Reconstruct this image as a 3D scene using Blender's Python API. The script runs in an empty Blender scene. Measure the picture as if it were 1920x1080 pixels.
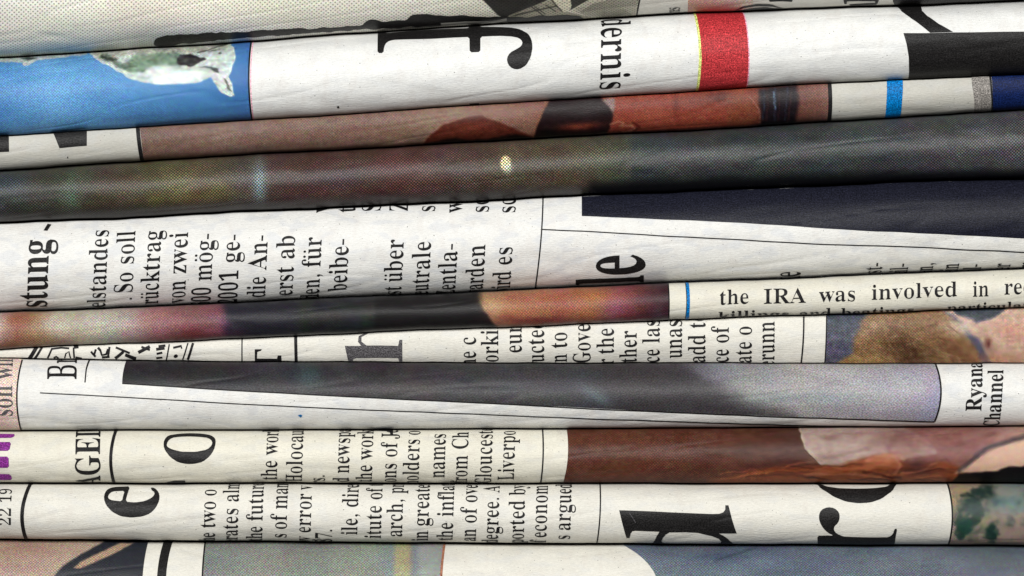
import bpy, bmesh, math, random
import numpy as np
from mathutils import Vector
from mathutils.geometry import tessellate_polygon

scene = bpy.context.scene
COL = scene.collection
S = 7e-5            # metres per unit of the layout drawing (the stack is about 13 cm wide in view)
ZC = 0.06           # height of the middle of the picture

# ---------------------------------------------------------------- camera
cam = bpy.data.cameras.new('camera')
cam.sensor_width = 36.0
DIST = 1.6
cam.lens = 36.0 * DIST / (1920 * S)
cam.clip_start = 0.05
cam.clip_end = 50.0
cam_o = bpy.data.objects.new('camera', cam)
COL.objects.link(cam_o)
cam_o.location = (0, -DIST, ZC)
cam_o.rotation_euler = (math.radians(90), 0, 0)
scene.camera = cam_o
# ---------------------------------------------------------------- light
world = bpy.data.worlds.new('World')
scene.world = world
world.use_nodes = True
bg = world.node_tree.nodes['Background']
bg.inputs[0].default_value = (0.93, 0.97, 1.0, 1)
bg.inputs[1].default_value = 0.03

def lamp(name, loc, target, size, power, col):
    l = bpy.data.lights.new(name, 'AREA')
    l.shape = 'RECTANGLE'; l.size, l.size_y = size
    l.energy = power; l.color = col
    o = bpy.data.objects.new(name, l); COL.objects.link(o)
    o.location = loc
    o.rotation_euler = (Vector(target) - Vector(loc)).to_track_quat('-Z', 'Y').to_euler()
    return o
lamp('soft_lamp', (-0.06, -0.90, ZC + 0.25), (0, 0, ZC), (0.55, 0.22), 11.4, (1.0, 0.995, 0.975))

scene.view_settings.view_transform = 'Standard'
scene.view_settings.look = 'None'
scene.view_settings.exposure = 0.07
scene.view_settings.gamma = 1.0
scene.render.engine = 'CYCLES'
scene.cycles.max_bounces = 4
scene.cycles.diffuse_bounces = 2

# ---------------------------------------------------------------- colours and materials
def lin(c):
    out = []
    for v in c:
        v /= 255.0
        out.append(v / 12.92 if v <= 0.04045 else ((v + 0.055) / 1.055) ** 2.4)
    return tuple(out)

def ink_tone(a):
    a = np.clip(a, 0, 255); g = a.mean(-1, keepdims=True)
    return lin_a(g + (a - g) * 0.84) ** 1.24 * 0.92

def lin_a(a):
    a = np.clip(a, 0, 255) / 255.0
    return np.where(a <= 0.04045, a / 12.92, ((a + 0.055) / 1.055) ** 2.4)

class NT:
    def __init__(self, name):
        self.m = bpy.data.materials.new(name); self.m.use_nodes = True
        self.t = self.m.node_tree; self.t.nodes.clear()
        self.out = self.n('ShaderNodeOutputMaterial')
        self.b = self.n('ShaderNodeBsdfPrincipled')
        self.l(self.b.outputs[0], self.out.inputs[0])
        self.uv = self.n('ShaderNodeUVMap'); self.uv.uv_map = 'sheet'
    def n(self, k): return self.t.nodes.new(k)
    def l(self, a, b): self.t.links.new(a, b)
    def put(self, sock, v):
        if hasattr(v, 'is_output'): self.l(v, sock)
        else: sock.default_value = v
    def math(self, op, a, b=None, c=None, clamp=False):
        n = self.n('ShaderNodeMath'); n.operation = op; n.use_clamp = clamp
        self.put(n.inputs[0], a)
        if b is not None: self.put(n.inputs[1], b)
        if c is not None: self.put(n.inputs[2], c)
        return n.outputs[0]
    def noise(self, sx, sy, detail=2.0, rough=0.5, off=0.0):
        mp = self.n('ShaderNodeMapping'); mp.inputs['Scale'].default_value = (sx, sy, 1)
        mp.inputs['Location'].default_value = (off, off * 0.7, 0)
        self.l(self.uv.outputs[0], mp.inputs[0])
        n = self.n('ShaderNodeTexNoise'); n.inputs['Scale'].default_value = 1.0
        n.inputs['Detail'].default_value = detail; n.inputs['Roughness'].default_value = rough
        self.l(mp.outputs[0], n.inputs['Vector'])
        return n.outputs['Fac']
    def ramp(self, f, lo, hi, a=0.0, b=1.0):
        n = self.n('ShaderNodeMapRange'); n.clamp = True
        self.l(f, n.inputs[0]); n.inputs[1].default_value = lo; n.inputs[2].default_value = hi
        n.inputs[3].default_value = a; n.inputs[4].default_value = b
        return n.outputs[0]
    def mix(self, f, a, b, mode='MIX'):
        n = self.n('ShaderNodeMix'); n.data_type = 'RGBA'; n.blend_type = mode
        self.put(n.inputs[0], f)
        for s, v in ((n.inputs[6], a), (n.inputs[7], b)):
            if isinstance(v, tuple) and len(v) == 3: v = v + (1,)
            self.put(s, v)
        return n.outputs[2]
    def grey(self, f):
        n = self.n('ShaderNodeCombineColor')
        for i in range(3): self.l(f, n.inputs[i])
        return n.outputs[0]
    def bump(self, h, strength, dist):
        n = self.n('ShaderNodeBump'); n.inputs['Strength'].default_value = strength
        n.inputs['Distance'].default_value = dist
        self.l(h, n.inputs['Height']); self.l(n.outputs[0], self.b.inputs['Normal'])

# the uv map 'sheet' counts in hundreds of layout units along and around the fold
def paper(name, rgb, seed=0.0, ghost=0.0, dots=0.0):
    k = NT(name)
    fibre = k.noise(14, 60, 3, 0.6, seed)
    blot = k.noise(1.6, 2.5, 2, 0.5, seed + 3)
    f = k.math('ADD', k.ramp(fibre, 0.3, 0.7, 0.88, 1.06), k.ramp(blot, 0.3, 0.7, -0.045, 0.03))
    c = k.mix(1.0, lin(rgb), k.grey(f), 'MULTIPLY')
    g = k.noise(2.6, 5, 1, 0.5, seed + 9)                       # print of the next page showing through
    c = k.mix(k.ramp(g, 0.52, 0.62, 0.0, ghost), c, lin((184, 190, 202)))
    g2 = k.noise(5, 2.2, 1, 0.4, seed + 19)
    c = k.mix(k.ramp(g2, 0.56, 0.66, 0.0, 0.10), c, lin((190, 175, 165)))
    sp = k.noise(26, 26, 0, 0.5, seed + 5)                      # specks in the pulp
    c = k.mix(k.ramp(sp, 0.80, 0.86, 0.0, 0.7), c, lin((60, 58, 56)))
    sp2 = k.noise(45, 55, 2, 0.7, seed + 15)
    c = k.mix(k.ramp(sp2, 0.56, 0.74, 0.0, 0.34), c, lin((120, 118, 112)))
    k.l(c, k.b.inputs['Base Color'])
    k.b.inputs['Roughness'].default_value = 0.55
    k.b.inputs['Specular IOR Level'].default_value = 0.35
    h = k.math('ADD', k.noise(9, 34, 3, 0.6, seed + 1), k.math('MULTIPLY', k.noise(1.2, 2.4, 1, 0.5, seed + 7), 2.5))
    k.bump(h, 0.35, 3 * S)
    return k.m

def ink(name, rgb, seed=0.0, rough=0.42):
    k = NT(name)
    sp = k.noise(34, 46, 3, 0.8, seed)
    wear = k.noise(7, 22, 3, 0.6, seed + 4)
    f = k.math('MULTIPLY', k.ramp(sp, 0.42, 0.68, 0.5, 3.3), k.ramp(wear, 0.35, 0.7, 0.8, 1.35))
    c = k.mix(1.0, lin(rgb), k.grey(f), 'MULTIPLY')
    k.l(c, k.b.inputs['Base Color'])
    k.l(k.ramp(k.noise(22, 40, 3, 0.7, seed + 2), 0.3, 0.7, rough - 0.08, rough + 0.14), k.b.inputs['Roughness'])
    k.b.inputs['Specular IOR Level'].default_value = 0.13
    k.bump(k.noise(30, 45, 2, 0.6, seed + 1), 0.5, 1.2 * S)
    return k.m

def print_mat(name, period=5.0, amt=0.4, ofs=0.0, rough=0.42, spec=0.5, sparkle=0.5, sharp=2.2, side=0.4, grain=0.5):
    """colour picture in newspaper ink: painted colour broken into screened dots"""
    k = NT(name)
    at = k.n('ShaderNodeVertexColor'); at.layer_name = 'ink'
    sep = k.n('ShaderNodeSeparateXYZ'); k.l(k.uv.outputs[0], sep.inputs[0])
    comb = k.n('ShaderNodeCombineColor')
    def screen(deg, a_):
        a = math.radians(deg); kk = 2 * math.pi * 100 / period
        cs, sn = math.cos(a) * kk, math.sin(a) * kk
        u = k.math('ADD', k.math('MULTIPLY', sep.outputs[0], cs), k.math('MULTIPLY', sep.outputs[1], sn))
        v = k.math('SUBTRACT', k.math('MULTIPLY', sep.outputs[0], sn), k.math('MULTIPLY', sep.outputs[1], cs))
        p = k.math('MULTIPLY', k.math('ADD', k.math('SINE', u), k.math('SINE', v)), 0.5)
        p = k.math('MULTIPLY', k.math('ADD', p, ofs), sharp)
        p = k.math('MAXIMUM', k.math('MINIMUM', p, 1.0), -1.0)
        return k.math('MULTIPLY_ADD', p, a_, 1.0)
    main = screen(45, amt)
    for i, deg in enumerate((15, 45, 75)):
        if side and deg != 45: k.l(k.math('MULTIPLY', main, screen(deg, amt * side)), comb.inputs[i])
        else: k.l(main, comb.inputs[i])
    c = k.mix(1.0, at.outputs[0], comb.outputs[0], 'MULTIPLY')
    sp = k.noise(26, 34, 4, 0.9, 2.0)
    c = k.mix(1.0, c, k.grey(k.ramp(sp, 0.3, 0.72, 1 - sparkle * 0.7, 1 + sparkle)), 'MULTIPLY')
    nz = k.noise(25, 30, 3, 0.8, 6.0).node.outputs['Color']
    bc = k.n('ShaderNodeBrightContrast'); k.l(nz, bc.inputs[0]); bc.inputs[2].default_value = 1.3
    nz2 = k.mix(1.0, bc.outputs[0], (2.0, 2.0, 2.0), 'MULTIPLY')
    c = k.mix(grain, c, k.mix(1.0, c, nz2, 'MULTIPLY'))
    k.l(c, k.b.inputs['Base Color'])
    k.l(k.ramp(k.noise(24, 40, 3, 0.7, 4.0), 0.3, 0.7, rough - 0.10, rough + 0.12), k.b.inputs['Roughness'])
    k.b.inputs['Specular IOR Level'].default_value = spec
    k.bump(k.noise(30, 45, 2, 0.6, 1), 0.45, 1.2 * S)
    return k.m

PAPER_WHITE = paper('white_newsprint', (229, 229, 226), 1.0, 0.10)
PAPER_BLUE = paper('cool_newsprint', (226, 225, 221), 11.0, 0.26)
PAPER_CREAM = paper('cream_newsprint', (221, 217, 202), 23.0, 0.12)
PAPER_WARM = paper('warm_newsprint', (221, 218, 208), 37.0, 0.12)
PAPER_GREY = paper('grey_newsprint', (188, 186, 177), 53.0, 0.10)
INK = ink('black_ink', (24, 23, 23), 0)
INK_TEXT = ink('text_ink', (20, 19, 20), 5, 0.5)
INK_SOFT = ink('grey_ink', (70, 68, 70), 8, 0.5)
INK_NAVY = ink('navy_ink', (20, 21, 31), 3)
INK_RED = ink('red_ink', (150, 44, 48), 2, 0.5)
INK_BLUE = ink('blue_ink', (0, 92, 150), 4, 0.5)
INK_DARKBLUE = ink('dark_blue_ink', (10, 24, 62), 6, 0.5)
INK_GREY = ink('halftone_grey_ink', (112, 108, 104), 6, 0.5)
INK_YELLOW = ink('yellow_ink', (180, 188, 110), 6, 0.5)
INK_PINK = ink('pink_ink', (205, 140, 160), 6, 0.5)
INK_PURPLE = ink('purple_ink', (104, 36, 108), 7, 0.5)
INK_SALMON = ink('brown_ink', (130, 86, 66), 7, 0.5)
PRINT_FINE = print_mat('fine_screen_print', 3.9, 0.24, 0, 0.5, 0.22, 0.7, grain=0.4)
PRINT_DARK = print_mat('dark_screen_print', 4.3, 1.0, -0.1, 0.44, 0.26, 1.3, 1.6)
PRINT_MID = print_mat('screen_print', 4.1, 0.34, 0, 0.48, 0.2, 0.8)
PRINT_GREY = print_mat('coarse_grey_screen_print', 6.2, 0.42, 0.42, 0.55, 0.35, 0.25, 3.0, 0, 0.2)
PRINT_GRAIN = print_mat('grainy_print', 4.6, 0.12, 0, 0.46, 0.24, 1.1, grain=0.3)

# ---------------------------------------------------------------- the folded sheets
rng = np.random.default_rng(7)

def vnoise(X, Y, sx, sy, seed):
    r = np.random.default_rng(seed); G = r.random((64, 64))
    a = (X / sx) % 64; b = (Y / sy) % 64
    i, j = np.floor(a).astype(int), np.floor(b).astype(int); fa, fb = a - i, b - j
    fa = fa * fa * (3 - 2 * fa); fb = fb * fb * (3 - 2 * fb)
    i %= 64; j %= 64; i1, j1 = (i + 1) % 64, (j + 1) % 64
    return (G[i, j] * (1 - fa) + G[i1, j] * fa) * (1 - fb) + (G[i, j1] * (1 - fa) + G[i1, j1] * fa) * fb

def curve(pts, deg=3, wob=0.5, seed=1):
    wob = wob * 1.7
    p = np.array(pts, float)
    d = min(deg, len(p) - 1)
    co = np.polyfit((p[:, 0] - 960) / 960, p[:, 1], d)
    dco = np.polyder(co)
    r = np.random.default_rng(seed)
    ph = r.uniform(0, 6.28, 5); am = r.uniform(0.3, 1, 5) * wob; fr = (1 / 610, 1 / 330, 1 / 170, 1 / 95, 1 / 61)
    am = am * np.array((1, .8, .5, .3, .2))
    def f(x):
        x = np.asarray(x, float)
        q = np.clip((x - 960) / 960, -1, 1)
        e = (x - 960) / 960 - q
        y = np.polyval(co, q) + np.polyval(dco, q) * e
        for a, b, c in zip(am, fr, ph): y = y + a * np.sin(2 * math.pi * b * x + c)
        return y
    return f

E = [
    curve([(0, -75), (1920, -155)], 1, 0, 20),
    curve([(0, 106), (200, 95), (467, 76), (640, 62), (900, 44), (1120, 33), (1280, 26), (1680, 7), (1920, 1)], 4, .6, 1),
    curve([(0, 253), (245, 240), (467, 225), (640, 212), (900, 196), (1155, 181), (1280, 172), (1395, 165), (1705, 146), (1920, 139)], 3, .5, 2),
    curve([(0, 319), (265, 303), (640, 281), (800, 270), (1000, 258), (1280, 246), (1560, 228), (1830, 211), (1920, 204)], 3, .6, 3),
    curve([(0, 418), (200, 408), (640, 388), (1000, 372), (1090, 367), (1300, 356), (1600, 345), (1920, 334)], 3, .7, 4),
    curve([(0, 587), (400, 571), (640, 558), (900, 548), (1080, 540), (1280, 530), (1600, 517), (1920, 505)], 3, .6, 5),
    curve([(0, 654), (300, 643), (640, 626), (900, 614), (1080, 606), (1280, 600), (1480, 594), (1700, 585), (1920, 576)], 3, .6, 6),
    curve([(0, 672), (230, 677), (640, 679), (1280, 682), (1920, 682)], 3, .4, 7),
    curve([(0, 808), (640, 807), (1280, 803), (1920, 800)], 2, .3, 8),
    curve([(0, 907), (640, 908), (1280, 907), (1920, 907)], 2, .3, 9),
    curve([(0, 1013), (300, 1014), (640, 1019), (1280, 1022), (1920, 1024)], 2, .3, 10),
    curve([(0, 1205), (1920, 1215)], 1, 0, 11),
]
GAPS = [0.5, 2.2, 1.7, 3.4, 2.6, 1.2, 1.5, 1.3, 1.7, 2.3, 2.3, 0.5]

class Newspaper:
    def __init__(self, i, pa, pb, y0, label, paper_mat):
        self.yt = lambda x: E[i](x) + GAPS[i]
        self.yb = lambda x: E[i + 1](x) - GAPS[i + 1]
        self.pa, self.pb, self.y0 = math.radians(pa), math.radians(pb), y0
        self.den = math.sin(self.pb) - math.sin(self.pa)
        zc = 540 - 0.5 * float(self.yt(960) + self.yb(960))
        self.i = i
        self.root = bpy.data.objects.new('folded_newspaper', None)
        self.root.empty_display_size = 0.005
        self.root.location = (0, y0 * S, ZC + zc * S)
        COL.objects.link(self.root)
        self.root['label'] = label; self.root['category'] = 'newspaper'
        self.root['group'] = 'folded newspapers stacked on one another'
        self.base = np.array(self.root.location)
        # the folded cover sheet
        xs = np.arange(-620, 2541, 6.0)
        ph = np.radians(np.arange(pa, pb + 0.01, (pb - pa) / 56.0))
        X, PH = np.meshgrid(xs, ph)
        R = self.r(X)
        X2, T2 = X, R * PH
        back = np.array((6.0, 30.0, 80.0, 1500.0))
        top = np.array([R[0] * self.pa - b for b in back[::-1]]); bot = np.array([R[0] * self.pb + b for b in back])
        X2 = np.vstack([np.tile(xs, (4, 1)), X, np.tile(xs, (4, 1))]); T2 = np.vstack([top, T2, bot])
        self.grid('cover_page', X2, T2, paper_mat, -0.45)
    def r(self, x): return (self.yb(x) - self.yt(x)) / self.den
    def t_of(self, x, y):
        r = self.r(x)
        s = np.clip((y - self.yt(x)) / r + math.sin(self.pa), math.sin(self.pa), math.sin(self.pb))
        return r * np.arcsin(s)
    def pos(self, x, t, off):
        x = np.asarray(x, float); t = np.asarray(t, float)
        r = self.r(x); ph = t / r
        p = np.clip(ph, self.pa, self.pb)
        y = self.yt(x) + r * (np.sin(p) - math.sin(self.pa))
        d = self.y0 + r * (1 - np.cos(p))
        over_t = np.clip(self.pa - ph, 0, None) * r; over_b = np.clip(ph - self.pb, 0, None) * r
        over = over_t + over_b
        far = np.clip(over / 60, 0, 1)
        y = y - np.where(over_t > 0, far * (GAPS[self.i] - 0.08), 0) + np.where(over_b > 0, far * (GAPS[self.i + 1] - 0.08), 0)
        d = d + over
        ny = np.where(over_t > 0, -1.0, np.where(over_b > 0, 1.0, np.sin(p)))
        nd = np.where(over > 0, 0.0, -np.cos(p))
        kink = vnoise(x + self.i * 333.0, t + 800 + x * .12, 210, 38, 204)
        inner = np.clip(np.minimum(ph - self.pa, self.pb - ph) / 0.45, 0, 1) * np.where(over > 0, 0, 1)
        o2 = self.i * 711.0
        bend = 1.7 * (vnoise(x + o2, t + 500, 240, 46, 201) - .5) + 0.75 * (vnoise(x + o2, t + 500 + x * .06, 95, 15, 202) - .5)
        dent = np.clip(vnoise(x + o2, t + 500 - x * .3, 90, 34, 203) - 0.6, 0, 1); bend = bend - 9.0 * dent * dent
        bend = bend - 0.75 * np.exp(-((kink - 0.5) / 0.075) ** 2)
        off = off + bend * inner
        y = y + off * ny; d = d + off * nd
        w = np.stack([(x - 960) * S, d * S, ZC + (540 - y) * S], -1)
        return w - self.base
    def normal(self, x, t):
        g = self.pos(x + 3, t, 0) - self.pos(x - 3, t, 0)
        h = self.pos(x, t + 1.5, 0) - self.pos(x, t - 1.5, 0)
        n = np.cross(g, h)
        n = np.where((n[:, 1] > 0)[:, None], -n, n)
        return n / (np.linalg.norm(n, axis=1)[:, None] + 1e-20)
    def _finish(self, name, verts, faces, uvs, mat, cols=None, smooth=True, label=None):
        me = bpy.data.meshes.new(name)
        me.from_pydata(verts.tolist(), [], faces)
        uv = me.uv_layers.new(name='sheet')
        li = np.empty(len(me.loops), dtype=np.int32); me.loops.foreach_get('vertex_index', li)
        uv.data.foreach_set('uv', (uvs[li] / 100.0).ravel())
        if cols is not None:
            ca = me.color_attributes.new('ink', 'FLOAT_COLOR', 'POINT')
            ca.data.foreach_set('color', np.concatenate([cols, np.ones((len(cols), 1))], 1).ravel())
        if smooth: me.polygons.foreach_set('use_smooth', [True] * len(me.polygons))
        me.normals_split_custom_set_from_vertices(self.normal(uvs[:, 0], uvs[:, 1] - 500).tolist())
        me.materials.append(mat)
        o = bpy.data.objects.new(name, me); COL.objects.link(o); o.parent = self.root
        if label: o['label'] = label
        return o
    def grid(self, name, X, T, mat, off, cols=None, label=None):
        n, m = X.shape
        P = self.pos(X, T, off).reshape(-1, 3)
        idx = np.arange(n * m).reshape(n, m)
        f = np.stack([idx[:-1, :-1], idx[1:, :-1], idx[1:, 1:], idx[:-1, 1:]], -1).reshape(-1, 4)
        return self._finish(name, P, f.tolist(), np.stack([X.ravel(), T.ravel() + 500], -1), mat,
                            cols.reshape(-1, 3) if cols is not None else None, label=label)
    def flat(self, name, V, F, mat, off=0.42, clip=True, xs=None, label=None):
        """V: drawing coordinates (x, t) on the sheet; cut along the curvature, then wrapped round the fold"""
        if not len(F): return None
        bm = bmesh.new()
        bv = [bm.verts.new((v[0], v[1], 0)) for v in V]
        for f in F:
            try: bm.faces.new([bv[i] for i in f])
            except ValueError: pass
        x0 = float(V[:, 0].mean()); r = float(self.r(x0))
        lo, hi = r * self.pa - 4, r * self.pb + 4
        cuts = []
        t0, t1 = V[:, 1].min(), V[:, 1].max()
        if clip:
            for c, n in ((lo - 50, (0, -1, 0)), (hi + 50, (0, 1, 0))):
                if t0 < c < t1:
                    bmesh.ops.bisect_plane(bm, geom=bm.verts[:] + bm.edges[:] + bm.faces[:], plane_co=(0, c, 0), plane_no=n, clear_outer=True)
        t0, t1 = max(t0, lo - 14), min(t1, hi + 14)
        st = max(2.5, r * math.radians(3.5))
        c = math.ceil(t0 / st) * st
        while c < t1:
            bmesh.ops.bisect_plane(bm, geom=bm.verts[:] + bm.edges[:] + bm.faces[:], plane_co=(0, c, 0), plane_no=(0, 1, 0))
            c += st
        sx = 14 if np.ptp(V[:, 0]) > 60 else 24
        c = math.ceil(V[:, 0].min() / sx) * sx
        while c < min(V[:, 0].max(), 2300):
            bmesh.ops.bisect_plane(bm, geom=bm.verts[:] + bm.edges[:] + bm.faces[:], plane_co=(c, 0, 0), plane_no=(1, 0, 0))
            c += sx
        bmesh.ops.triangulate(bm, faces=[f for f in bm.faces if len(f.verts) > 4])
        bm.normal_update()
        bm.verts.index_update()
        W = np.array([(v.co.x, v.co.y) for v in bm.verts]).reshape(-1, 2)
        fs = []
        for f in bm.faces:
            ii = [v.index for v in f.verts]
            if f.normal.z > 0: ii = ii[::-1]
            fs.append(ii)
        bm.free()
        if not fs: return None
        P = self.pos(W[:, 0], W[:, 1], off)
        return self._finish(name, P, fs, W + np.array((0, 500.0)), mat, label=label)
    # ---- shapes given where they are seen (x, y)
    def poly(self, name, pts, mat, off=0.42, holes=(), rnd=0, label=None, rough=0):
        rings = []
        for ring in (pts,) + tuple(holes):
            p = np.array(ring, float)
            if rough:
                q = []
                rr = random.Random(5)
                for i in range(len(p)):
                    a, b = p[i], p[(i + 1) % len(p)]
                    m = max(1, int(np.hypot(*(b - a)) / 9))
                    for j in range(m): q.append(a + (b - a) * j / m + np.array((rr.uniform(-1, 1), rr.uniform(-1, 1))) * rough)
                p = np.array(q)
            for _ in range(rnd): p = chaikin(p)
            t = self.t_of(p[:, 0], p[:, 1])
            # past the edges of the visible fold the shape runs on round it
            yt, yb = self.yt(p[:, 0]), self.yb(p[:, 0])
            t = t - np.clip(yt - p[:, 1], 0, None) * 4.0 + np.clip(p[:, 1] - yb, 0, None) * 4.0
            rings.append(np.stack([p[:, 0], t], -1))
        V = np.concatenate(rings)
        tris = tessellate_polygon([[Vector((a, b, 0)) for a, b in r] for r in rings])
        return self.flat(name, V, tris, mat, off, label=label)
    def line(self, pts, w, mat=None, name='rule_line', off=0.42):
        p = np.array(pts, float)
        d = np.gradient(p, axis=0); d /= np.linalg.norm(d, axis=1)[:, None] + 1e-9
        n = np.stack([-d[:, 1], d[:, 0]], -1) * w / 2
        return self.poly(name, np.concatenate([p + n, (p - n)[::-1]]), mat or INK_TEXT, off)
    def vline(self, pts, w, mat=None, name='rule_line'):
        """rule running round the fold, through the given (x, y) points"""
        p = sorted(pts, key=lambda q: q[1])
        ys = np.array([q[1] for q in p], float); xs = np.array([q[0] for q in p], float)
        ys[0] -= 6 if abs(ys[0] - self.yt(xs[0])) < 6 else 0
        ys[-1] += 6 if abs(ys[-1] - self.yb(xs[-1])) < 6 else 0
        yy = np.linspace(ys[0], ys[-1], 12)
        co = np.polyfit(ys, xs, min(2, len(ys) - 1)); xx = np.polyval(co, yy)
        q = np.stack([xx, yy], -1)
        return self.poly(name, np.concatenate([q - (w / 2, 0), (q + (w / 2, 0))[::-1]]), mat or INK_TEXT)
    # ---- writing
    def text(self, s, x, y, xh, idx=0, mode='up', w=0.8, thin=0.018, lean=0.0, mat=None, name='text_line', dt=0.0, width=None):
        gl, pens = layout(s, thin)
        k = xh / XH
        if width is not None: w = width / (pens[-1] * k)
        p0 = pens[idx]
        V = []; F = []; n = 0
        t0 = float(self.t_of(x, y)) + dt
        for (gv, gf), pen in gl:
            a = (gv[:, 0] + pen - p0) * k * w; b = gv[:, 1] * k
            if mode == 'up': X, T = x - b + lean * a, t0 - a
            elif mode == 'down': X, T = x + b + lean * a, t0 + a
            else:
                X = x + a; T = t0 - b
            V.append(np.stack([X, T], -1)); F += [tuple(i + n for i in f) for f in gf]; n += len(gv)
        return self.flat(name, np.concatenate(V), F, mat or INK_TEXT)
    # ---- pictures
    def photo(self, left, right, top, bottom, paint, mat, step=2.6, off=0.2, name='printed_photo', label=None, dim=1.0, sat=1.0):
        def xc(c):
            if isinstance(c, (int, float)): return lambda y: np.full_like(np.asarray(y, float), c)
            p = np.array(sorted(c, key=lambda q: q[1]), float)
            co = np.polyfit(p[:, 1], p[:, 0], min(2, len(p) - 1))
            return lambda y: np.polyval(co, y)
        def yc(c, f, s):
            if c is None: return lambda x: f(x)
            p = np.array(c, float)
            return lambda x: np.interp(x, p[:, 0], p[:, 1])
        L, R = xc(left), xc(right); Tp, Bt = yc(top, self.yt, -1), yc(bottom, self.yb, 1)
        xm0, xm1 = float(L(np.array(float(self.yt(960))))), float(R(np.array(float(self.yt(960)))))
        nu = max(4, int((xm1 - xm0) / step)); u = np.linspace(0, 1, nu + 1)
        xr = xm0 + (xm1 - xm0) * u
        ta = self.t_of(xr, Tp(xr)); tb = self.t_of(xr, Bt(xr))
        nw = max(4, int((tb - ta).max() / step)); w = np.linspace(0, 1, nw + 1)
        T = ta[None] + (tb - ta)[None] * w[:, None]
        Xr = np.tile(xr, (nw + 1, 1))
        r = self.r(Xr); Y = self.yt(Xr) + r * (np.sin(np.clip(T / r, self.pa, self.pb)) - math.sin(self.pa))
        U = np.tile(u, (nw + 1, 1))
        X = L(Y) + (R(Y) - L(Y)) * U
        pt = Paint(X, Y); paint(pt); pt.mottle(5, 7, 5, .4); g = pt.c.mean(-1, keepdims=True); pt.c = (g + (pt.c - g) * sat) * dim
        if top is None: # run the print on round the hidden sides
            X = np.vstack([X[:1], X[:1], X]); T = np.vstack([T[:1] - 90, T[:1] - 8, T]); C = np.concatenate([pt.c[:1], pt.c[:1], pt.c])
        else: C = pt.c
        if bottom is None:
            X = np.vstack([X, X[-1:], X[-1:]]); T = np.vstack([T, T[-1:] + 8, T[-1:] + 90]); C = np.concatenate([C, C[-1:], C[-1:]])
        return self.grid(name, X, T, mat, off, ink_tone(C), label=label)

def chaikin(p, m=3.2):
    out = []
    for i in range(len(p)):
        a, b = p[i], p[(i + 1) % len(p)]
        d = b - a; L = np.hypot(*d) + 1e-9; q = min(0.25, m / L)
        out += [a + d * q, b - d * q]
    return np.array(out)

# ---------------------------------------------------------------- a serif alphabet (outlines of the built-in font's bold serif letters)
def serif(c):
    if 'a' <= c <= 'z': return chr(0x1D41A + ord(c) - 97)
    if 'A' <= c <= 'Z': return chr(0x1D400 + ord(c) - 65)
    if '0' <= c <= '9': return chr(0x1D7CE + ord(c) - 48)
    return c
_raw = {}
def raw_glyph(c):
    if c in _raw: return _raw[c]
    def mesh_of(body):
        cu = bpy.data.curves.new('glyph', 'FONT'); cu.body = body; cu.resolution_u = 5
        ob = bpy.data.objects.new('glyph', cu); COL.objects.link(ob)
        bpy.context.view_layer.update()
        me = bpy.data.meshes.new_from_object(ob.evaluated_get(bpy.context.evaluated_depsgraph_get()))
        v = np.array([q.co[:2] for q in me.vertices]).reshape(-1, 2); f = [tuple(q.vertices) for q in me.polygons]
        bpy.data.objects.remove(ob); bpy.data.curves.remove(cu); bpy.data.meshes.remove(me)
        return v, f
    v, f = mesh_of(serif(c)); v2, _ = mesh_of(serif(c) * 2)
    adv = (v2[:, 0].max() - v[:, 0].max()) if len(v) else 0.3
    # merge doubled vertices
    key = {}; mp = []
    nv = []
    for q in v:
        kq = (round(q[0], 5), round(q[1], 5))
        if kq not in key: key[kq] = len(nv); nv.append(q)
        mp.append(key[kq])
    f = [tuple(mp[i] for i in t) for t in f]; f = [t for t in f if len(set(t)) == len(t)]
    v = np.array(nv)
    # outward normals of the outline
    ed = {}
    for t in f:
        ar = sum(v[t[i]][0] * v[t[(i + 1) % len(t)]][1] - v[t[(i + 1) % len(t)]][0] * v[t[i]][1] for i in range(len(t)))
        tt = t if ar > 0 else t[::-1]
        for i in range(len(tt)):
            a, b = tt[i], tt[(i + 1) % len(tt)]
            if (b, a) in ed: del ed[(b, a)]
            else: ed[(a, b)] = 1
    N = np.zeros_like(v)
    for a, b in ed:
        d = v[b] - v[a]; n = np.array((d[1], -d[0])); n /= np.hypot(*n) + 1e-9
        N[a] += n; N[b] += n
    N /= np.linalg.norm(N, axis=1)[:, None] + 1e-6
    _raw[c] = (v, f, adv, N)
    return _raw[c]
XH = float(raw_glyph('x')[0][:, 1].max())
def shape(pts): return np.array(pts, float), [tuple(range(len(pts)))]
def dot(cx, cy, r): return shape([(cx + r * math.cos(a), cy + r * math.sin(a)) for a in np.linspace(0, 2 * math.pi, 13)[:-1]])
def layout(s, thin):
    gl = []; pen = 0.0; pens = []
    for c in s:
        pens.append(pen)
        if c == ' ': pen += 0.27; continue
        if c == '.': gl.append((dot(0.12, 0.05, 0.055), pen)); pen += 0.25; continue
        if c == ',':
            gl.append((shape([(0.06, 0.05), (0.10, 0.11), (0.17, 0.10), (0.19, 0.03), (0.15, -0.07), (0.07, -0.14), (0.13, -0.02)]), pen)); pen += 0.25; continue
        if c == '-':
            gl.append((shape([(0.03, 0.17), (0.27, 0.17), (0.27, 0.235), (0.03, 0.235)]), pen)); pen += 0.31; continue
        um = {'ü': 'u', 'ö': 'o', 'ä': 'a'}.get(c)
        v, f, adv, N = raw_glyph(um or c)
        q = v.copy(); q[:, 0] -= N[:, 0] * thin; q[:, 1] += N[:, 1] * 0.007 
        gl.append(((q, f), pen))
        if um:
            for dx in (0.3, 0.68): gl.append((dot(adv * dx, XH + 0.14, 0.05), pen))
        pen += adv
    pens.append(pen)
    return gl, pens

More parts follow.
